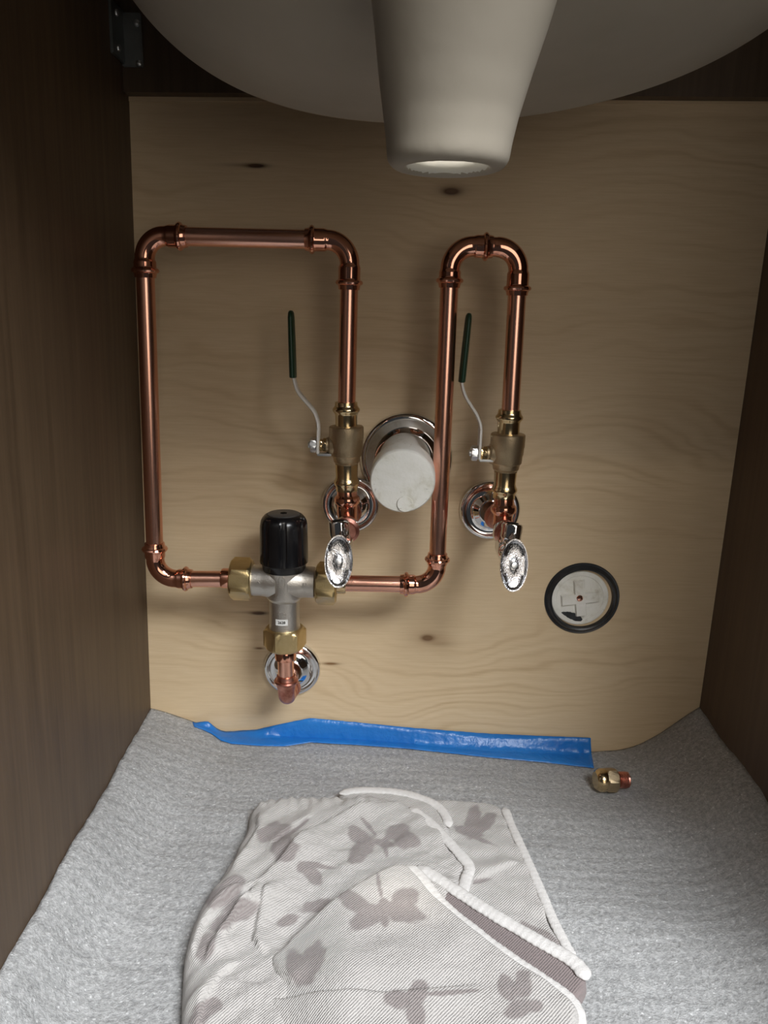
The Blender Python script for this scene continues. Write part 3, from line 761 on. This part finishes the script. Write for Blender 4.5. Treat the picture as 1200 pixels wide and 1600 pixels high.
# blue tape -----------------------------------------------------------------
topE = [(301, 1130), (312, 1128), (325, 1127), (336, 1136), (348, 1143), (400, 1140), (440, 1131), (485, 1122), (560, 1129), (640, 1137), (760, 1146), (850, 1150), (923, 1153)]
midE = [(303, 1134), (314, 1135), (327, 1138), (340, 1147), (352, 1151), (400, 1153), (440, 1150), (485, 1152), (560, 1155), (640, 1161), (760, 1172), (850, 1175), (924, 1177)]
botE = [(304, 1136), (316, 1140), (330, 1146), (345, 1157), (362, 1162), (402, 1165), (445, 1166), (485, 1160), (560, 1164), (640, 1170), (760, 1183), (850, 1191), (928, 1200)]
def resample(pl, n):
    pl = [Vector((p[0], p[1], 0)) for p in pl]; out = []
    xs = [p.x for p in pl]; x0_, x1_ = xs[0], xs[-1]
    for i in range(n+1):
        x = x0_+(x1_-x0_)*i/n
        for a, b in zip(pl, pl[1:]):
            if x <= b.x+1e-6: u = (x-a.x)/(b.x-a.x); out.append((x, a.y+(b.y-a.y)*u)); break
    return out
def on_foam(px, py, lift, ymax):
    y = ymax
    while y > -.10:
        p = at(px, py, y)
        if p.z >= foam_z(p.x, p.y)+lift: return p
        y -= .0005
    return at(px, py, ymax)
T_, M_, B_ = resample(topE, 150), resample(midE, 150), resample(botE, 150)
bm = NB(); rows = []
for i in range(151):
    col = []
    wob = .0010*noise.noise((i*.25, 0, 7)); 
    pt = at(*T_[i], -.0028+wob*.5); pm = at(*M_[i], -.0060+wob)
    pm = on_foam(*M_[i], .0018, -.0045+wob); pb = on_foam(*B_[i], .0012, -.006)
    for u in (0, .33, .66, 1): col.append(bm.verts.new(lerp(pt, pm, u) + P(0, -.0008*noise.noise((i*.35, u*3, 1)), 0)))
    for u in (.25, .5, .75, 1): col.append(bm.verts.new(lerp(pm, pb, u) + P(0, 0, .0004*math.sin(PI*u) + .0006*abs(noise.noise((i*.4, u*4, 5))))))
    for v in col:
        v.co.z = max(v.co.z, foam_z(v.co.x, v.co.y)+.0009)
    rows.append(col)
for i in range(150):
    for j in range(7): bm.faces.new((rows[i][j], rows[i][j+1], rows[i+1][j+1], rows[i+1][j]))
tp = tag(obj('masking_tape', bm, M['tape'], angle=80), 'strip of blue masking tape stuck along the plywood bottom edge and foam', 'tape')
sm = tp.modifiers.new('thick', 'SOLIDIFY'); sm.thickness = .0004

# loose brass fitting ---------------------------------------------------------
zf = foam_z(.485, -.09)
fp = atz(930, 1219, zf+.0115); t = thing('brass_fitting', 'small loose brass fitting on the foam just past the right end of the blue tape', 'pipe fitting', Vector((fp.x, fp.y, zf)))
axf = Vector((1, .10, -.03)).normalized()
bm = NB(); lathe(bm, [(.0, .0085), (.001, .0098), (.004, .0115), (.0095, .0118), (.0105, .0113)], fp, axf, 40); obj('collar', bm, M['brass'], t)
bm = NB(); hexnut(bm, fp+axf*.010, axf, .0125, .0215, rot=.2); obj('hex_body', bm, M['brass_matte'], t)
bm = NB()
pr = [(.022, .0085)]
for k in range(6): pr += [(.0225+k*.0019, .0084), (.0234+k*.0019, .0076)]
pr += [(.0345, .0080), (.0352, .0072)]
lathe(bm, pr, fp, axf, 32); obj('threaded_end', bm, M['copper_dull'], t, 'coppery threaded end')

# ------------------------------------------------------------------ towel
FLZ = -.043
def poly_world(pix, z): return np.array([tuple(atz(x, y, z))[:2] for x, y in pix])
def chaikin(pts, it=2):
    pts = np.array(pts, float)
    for _ in range(it):
        nxt = np.roll(pts, -1, 0); pts = np.stack([pts*.75+nxt*.25, pts*.25+nxt*.75], 1).reshape(-1, 2)
    return pts
def seg_dist(P_, A, B, closed=True):
    """distance + nearest point from points P_ (n,2) to polyline segments"""
    best = np.full(len(P_), 1e9); near = np.zeros_like(P_); side = np.zeros(len(P_))
    for a, b in zip(A, B):
        d = b-a; L2 = (d@d)+1e-12
        u = np.clip(((P_-a)@d)/L2, 0, 1); q = a+u[:, None]*d; dist = np.hypot(*(P_-q).T)
        m = dist < best; best[m] = dist[m]; near[m] = q[m]
        s = d[0]*(P_[:, 1]-a[1])-d[1]*(P_[:, 0]-a[0]); side[m] = np.sign(s[m])
    return best, near, side
def inside(P_, poly):
    c = np.zeros(len(P_), bool); n = len(poly)
    for i in range(n):
        a, b = poly[i], poly[i-1]
        m = (a[1] > P_[:, 1]) != (b[1] > P_[:, 1])
        xi = (b[0]-a[0])*(P_[:, 1]-a[1])/(b[1]-a[1]+1e-15)+a[0]
        c ^= m & (P_[:, 0] < xi)
    return c
RTn, UPn, FWn, CAMn = (np.array(v) for v in (RT, UP, FW, CAM))
# dragonfly motifs woven into the cloth: (cx, cy, half length, half width, angle) ellipses laid out on the lying cloth
def E(*a): return a
MOT = {'C': [(553, 1409, 34, 14, 35), (577, 1431, 36, 16, -32), (633, 1403, 24, 15, -25), (628, 1425, 36, 17, 14), (592, 1380, 26, 3.6, 80), (601, 1430, 20, 7, 88), (600, 1412, 9, 9, 0),
             (464, 1512, 30, 17, 70), (487, 1501, 33, 17, -62), (478, 1528, 14, 12, 0),
             (624, 1562, 26, 14, 10), (652, 1552, 24, 16, -70), (650, 1585, 30, 15, 85), (700, 1551, 50, 4.5, -4),
             (793, 1544, 22, 15, 65), (816, 1540, 24, 15, 95), (812, 1575, 24, 15, -20), (836, 1572, 14, 10, 0)],
       'B': [(561, 1306, 22, 12, 30), (566, 1327, 28, 15, -45), (600, 1317, 9, 7, 0), (621, 1300, 22, 12, -15), (636, 1313, 22, 14, 10), (575, 1290, 20, 3.5, 50), (598, 1317, 20, 6, 10), (602, 1326, 14, 4, 80),
             (426, 1300, 30, 14, -20), (440, 1322, 28, 16, -75), (462, 1296, 26, 3, -38), (447, 1332, 22, 14, -20),
             (488, 1367, 20, 12, 50), (495, 1352, 26, 4.5, 10), (478, 1356, 14, 9, 0),
             (362, 1384, 26, 15, -35), (345, 1402, 28, 16, -15), (376, 1422, 30, 18, -15), (350, 1440, 26, 12, -30),
             (500, 1416, 30, 11, -8), (450, 1438, 18, 9, -20), (322, 1480, 26, 14, -70), (325, 1575, 26, 14, -20), (310, 1592, 20, 12, -40)],
       'A': [(739, 1283, 27, 12, -80), (757, 1287, 24, 11, -42), (720, 1296, 10, 6, 0), (745, 1309, 34, 3.6, 22), (733, 1300, 24, 7, 15), (842, 1460, 34, 7, 35), (860, 1466, 24, 6, 40), (740, 1378, 34, 4, -10)]}
def project(V):
    d = V-CAMn; z = d@FWn; return 600+F*(d@RTn)/z, 800-F*(d@UPn)/z
def layer(pix, z0, hfun, motif, step=.0013, curl=.010, thick=.010, iters=2):
    poly = chaikin(poly_world(pix, z0), iters)
    mn, mx = poly.min(0)-step*2, poly.max(0)+step*2
    nx_, ny_ = int((mx[0]-mn[0])/step)+1, int((mx[1]-mn[1])/step)+1
    gx, gy = np.meshgrid(mn[0]+np.arange(nx_)*step, mn[1]+np.arange(ny_)*step); G = np.stack([gx.ravel(), gy.ravel()], 1)
    ins = inside(G, poly)
    dist, near, _ = seg_dist(G, np.roll(poly, 1, 0), poly)
    snap = (~ins) & (dist < step*1.45)
    use = ins | snap
    XY = np.where(snap[:, None], near, G); dd = np.where(ins, dist, 0)
    Zh = hfun(XY, dd)
    s = np.clip(dd/curl, 0, 1); drop = thick*(1-np.sqrt(np.clip(1-(1-s)**2, 0, 1)))
    Zz = Zh-drop
    V = np.stack([XY[:, 0], XY[:, 1], Zz], 1)
    px, py = project(V); mot = np.zeros(len(V))
    jit = .25*vnoise(V[:, :2], 140, 140, 21) if motif in MOT else 0
    for (cx, cy, a, b, ang) in MOT.get(motif, []):
        t = math.radians(ang); dx, dy = px-cx, py-cy; u = dx*math.cos(t)+dy*math.sin(t); v = -dx*math.sin(t)+dy*math.cos(t)
        r = np.sqrt((u/a)**2+(v/b)**2); mot = np.maximum(mot, np.clip((1.08-r + jit)/.22, 0, 1))
    idx = -np.ones(len(V), int); idx[use] = np.arange(use.sum())
    g = idx.reshape(ny_, nx_); I = ins.reshape(ny_, nx_)
    a, b, c, d = g[:-1, :-1], g[:-1, 1:], g[1:, 1:], g[1:, :-1]
    ok = (a >= 0) & (b >= 0) & (c >= 0) & (d >= 0) & (I[:-1, :-1] | I[:-1, 1:] | I[1:, 1:] | I[1:, :-1])
    faces = np.stack([a[ok], b[ok], c[ok], d[ok]], 1)
    return V[use], faces, mot[use], poly
def vnoise(XY, sx, sy, seed, rot=0.0):
    c, s = math.cos(rot), math.sin(rot)
    return np.array([noise.noise(((x*c+y*s)*sx+seed, (-x*s+y*c)*sy+seed*.7, seed)) for x, y in XY])
def crease(XY, pix, z, amp, w, both=0.0):
    """a fold: the cloth stands up on the left-hand side of the line, sharply falling on the other side"""
    pl = poly_world(pix, z); 
    d, near, side = seg_dist(XY, pl[:-1], pl[1:])
    L = np.r_[0, np.cumsum(np.hypot(*np.diff(pl, axis=0).T))]
    # position along the line for fading
    best = np.full(len(XY), 1e9); pos = np.zeros(len(XY))
    for i in range(len(pl)-1):
        q = near-pl[i]; e = pl[i+1]-pl[i]; u = (q@e)/(e@e+1e-12); on = (u > -.01) & (u < 1.01) & (np.abs(e[0]*q[:, 1]-e[1]*q[:, 0]) < 1e-7)
        pos[on] = L[i]+u[on]*(L[i+1]-L[i])
    fade = np.clip(np.minimum(pos, L[-1]-pos)/(.18*L[-1]), 0, 1); fade = fade*fade*(3-2*fade)
    sd = d*side
    rise = np.where(sd > 0, np.exp(-(sd/w)**2), both*np.exp(-(sd/(w*.5))**2))
    edge = 1/(1+np.exp(-sd/.0009))
    return amp*fade*(rise*edge + (1-edge)*(-.25*np.exp(-(sd/.006)**2)))
ZA, ZB, ZC, ZD = FLZ+.008, FLZ+.021, FLZ+.034, FLZ+.026
pixA = [(610, 1250), (700, 1246), (755, 1249), (783, 1256), (793, 1275), (800, 1300), (815, 1325), (825, 1345), (838, 1375), (850, 1405), (862, 1440), (878, 1470), (893, 1500), (915, 1535), (880, 1570), (800, 1560), (650, 1500), (600, 1400)]
pixR = [(524, 1246), (532, 1232), (545, 1228), (600, 1229), (650, 1236), (688, 1254), (700, 1275), (708, 1300), (690, 1310), (640, 1275), (560, 1262)]
pixB = [(388, 1262), (397, 1250), (430, 1244), (500, 1243), (560, 1242), (600, 1245), (640, 1253), (675, 1272), (700, 1300), (725, 1325), (744, 1347), (740, 1365), (728, 1372), (727, 1395), (715, 1420), (740, 1480), (800, 1560), (850, 1620), (850, 1680), (560, 1690), (296, 1690), (284, 1630), (281, 1560), (284, 1500), (292, 1455), (305, 1415), (330, 1375), (352, 1345), (372, 1310), (386, 1285)]
pixC = [(440, 1462), (452, 1444), (490, 1424), (540, 1392), (590, 1364), (615, 1352), (636, 1351), (655, 1368), (680, 1400), (720, 1440), (770, 1478), (830, 1520), (880, 1553), (903, 1578), (909, 1598), (895, 1640), (880, 1690), (480, 1690), (380, 1640), (330, 1560), (380, 1500)]
pixD = [(640, 1352), (660, 1358), (690, 1378), (740, 1410), (800, 1446), (850, 1474), (890, 1495), (912, 1513), (921, 1530), (908, 1556), (880, 1570), (840, 1550), (760, 1500), (690, 1440), (655, 1400)]
def hA(XY, dd): return ZA + .0024*vnoise(XY, 24, 70, 1, -.3) + .0010*vnoise(XY, 90, 90, 2) + crease(XY, [(735, 1378), (790, 1355), (815, 1350)], ZA, .003, .012)
def hR(XY, dd): return FLZ+.016 + .001*vnoise(XY, 80, 80, 5)
def hB(XY, dd):
    z = ZB + .0050*vnoise(XY, 16, 22, 3, .6) + .0028*vnoise(XY, 26, 75, 4, .75) + .0010*vnoise(XY, 90, 110, 14) + .0005*vnoise(XY, 240, 240, 9)
    z += np.clip((.20-np.abs(XY[:, 0]-.23))/.2, 0, 1)*.006
    px0, py0 = project(np.stack([XY[:, 0], XY[:, 1], np.full(len(XY), ZB)], 1))
    # long folds
    z += crease(XY, [(640, 1262), (595, 1266), (545, 1282), (500, 1305), (462, 1333), (430, 1362), (405, 1382), (375, 1392)], ZB, -.0, .02)
    z += crease(XY, [(300, 1447), (340, 1432), (380, 1402), (420, 1382), (445, 1352), (480, 1318), (530, 1290), (580, 1268), (625, 1258), (690, 1290)], ZB, -.0, .03)
    z += crease(XY, [(620, 1259), (560, 1272), (510, 1296), (465, 1326), (440, 1354), (405, 1385), (350, 1406), (322, 1425), (300, 1445)], ZB, .0085, .022)
    z += crease(XY, [(405, 1392), (380, 1420), (352, 1452), (330, 1480), (315, 1510)], ZB, .006, .012)
    z += crease(XY, [(400, 1270), (402, 1300), (380, 1330), (350, 1370)], ZB, .004, .010)
    z += crease(XY, [(417, 1390), (405, 1430), (395, 1470), (410, 1500)], ZB, .0045, .010)
    z += crease(XY, [(340, 1505), (420, 1535), (500, 1552), (560, 1572)], ZB, -.0, .02)
    z += crease(XY, [(300, 1500), (318, 1450), (352, 1420), (392, 1400)], ZB, .006, .012)
    z += crease(XY, [(350, 1480), (372, 1440), (398, 1415)], ZB, .005, .010)
    z += crease(XY, [(420, 1330), (440, 1310), (470, 1290), (500, 1275)], ZB, .003, .010)
    z += crease(XY, [(310, 1620), (320, 1570), (345, 1530), (380, 1505)], ZB, .004, .014)
    z -= .006*np.exp(-(((px0-470)/60)**2+((py0-1450)/45)**2))
    # pleats along the top hem
    px, py = project(np.stack([XY[:, 0], XY[:, 1], np.full(len(XY), ZB)], 1))
    z += .0011*np.sin(px*.36+3.5*vnoise(XY, 25, 2, 31))*np.clip((1275-py)/24, 0, 1)*np.clip((640-px)/60, 0, 1)
    return z
def hC(XY, dd):
    px, py = project(np.stack([XY[:, 0], XY[:, 1], np.full(len(XY), ZC)], 1))
    k = np.clip((px-395)/150, 0, 1); k = k*k*(3-2*k)
    z = ZB-.004 + (ZC-ZB+.008)*k + .0030*vnoise(XY, 14, 26, 6, .4) + .0013*vnoise(XY, 45, 60, 7) + .0003*vnoise(XY, 180, 180, 11)
    z += .004*np.clip((py-1380)/150, 0, 1)
    z += crease(XY, [(360, 1520), (440, 1545), (520, 1562), (600, 1566), (680, 1560), (760, 1548)][::-1], ZC, .0035, .02, .0)
    z += crease(XY, [(425, 1425), (418, 1470), (432, 1505), (470, 1540)], ZC, .004, .012, .2)
    return z
def hD(XY, dd):
    return ZD + .0005*vnoise(XY, 60, 60, 8)
tb = Vector((.25, -.20, FLZ))
towel = thing('towel', 'crumpled white cotton towel with mauve dragonfly pattern lying on the grey foam', 'towel', tb)
def add_layer(name, res, mat, label=None, parent=None):
    V, Fc, mot, poly = res
    me = bpy.data.meshes.new(name); me.from_pydata((V-np.array(tb)).tolist(), [], Fc.tolist()); me.update()
    at_ = me.attributes.new('motif', 'FLOAT', 'POINT'); at_.data.foreach_set('value', mot.astype(np.float32))
    me.polygons.foreach_set('use_smooth', [True]*len(me.polygons)); me.materials.append(mat)
    o = bpy.data.objects.new(name, me); COL.objects.link(o); o.parent = parent or towel; o['_o'] = tuple(tb)
    if label: o['label'] = label
    return o
rA = layer(pixA, ZA, hA, 'A', thick=.007, curl=.006); add_layer('back_flap', rA, M['towel'])
rR = layer(pixR, FLZ+.014, hR, None, thick=.012, curl=.008); add_layer('rolled_edge', rR, M['towel'])
rB = layer(pixB, ZB, hB, 'B', thick=.019, curl=.016); add_layer('main_fold', rB, M['towel'])
rD = layer(pixD, ZD, hD, None, thick=.010, curl=.004); add_layer('reverse_side', rD, M['towel_under'], 'mauve reverse side showing between two hems')
rC = layer(pixC, ZC, hC, 'C', thick=.012, curl=.006); add_layer('top_fold', rC, M['towel'])
def hem(pix, z, r, flat, name='hem', dz=0.0, rib=.035, seed=0):
    pl = np.array([tuple(atz(x, y, z)) for x, y in pix]); pts = [Vector(p) for p in pl]
    # dense smooth path
    for _ in range(2):
        q = [pts[0]]
        for a, b in zip(pts, pts[1:]): q += [a*.75+b*.25, a*.25+b*.75]
        pts = q+[pts[-1]]
    out = []; 
    for a, b in zip(pts, pts[1:]):
        n_ = max(1, int((b-a).length/.0009))
        for i in range(n_): out.append(a+(b-a)*i/n_)
    out.append(pts[-1]); L_ = len(out)
    bm = NB(); rings = []; n = 14
    for i, p in enumerate(out):
        t = (out[min(i+1, L_-1)]-out[max(i-1, 0)]).normalized(); sd = Vector((-t.y, t.x, 0)).normalized()
        e = min(1, min(i, L_-1-i)/6+.25); ph = noise.noise((i*.055, seed, 0))
        rr = r*e*(1+rib*math.sin(i*1.15+3*ph)+.12*ph)
        rings.append([bm.verts.new(p + sd*(rr*math.cos(2*PI*k/n)) + P(0, 0, rr*flat*math.sin(2*PI*k/n)+dz)) for k in range(n)])
    for i in range(L_-1):
        for k in range(n): bm.faces.new((rings[i][k], rings[i][(k+1) % n], rings[i+1][(k+1) % n], rings[i+1][k]))
    bm.faces.new(rings[0][::-1]); bm.faces.new(rings[-1]); bmesh.ops.recalc_face_normals(bm, faces=bm.faces)
    return obj(name, bm, M['hem'], towel, 'ribbed white hem', angle=80)
hem([(788, 1262), (800, 1292), (813, 1320), (826, 1348), (840, 1380), (852, 1408), (866, 1442), (882, 1472), (896, 1498)], ZA-.001, .0042, .42, seed=1)
hem([(634, 1353), (652, 1365), (674, 1396), (700, 1424), (740, 1456), (790, 1494), (840, 1528), (878, 1552), (898, 1574), (904, 1596), (896, 1630)], ZC-.0015, .0058, .42, seed=2)
hem([(652, 1354), (674, 1366), (710, 1390), (760, 1422), (810, 1452), (855, 1478), (888, 1496), (908, 1513), (916, 1531)], ZD+.001, .0058, .42, seed=3)
hem([(530, 1240), (560, 1234), (610, 1236), (650, 1243), (684, 1258), (697, 1275), (702, 1292)], FLZ+.016, .0048, .42, seed=4)
hem([(640, 1262), (672, 1284), (698, 1312), (722, 1338), (736, 1356), (728, 1372), (722, 1400)], ZB+.0015, .0050, .42, seed=5)
for o in bpy.data.objects:
    if '_o' in o: del o['_o']
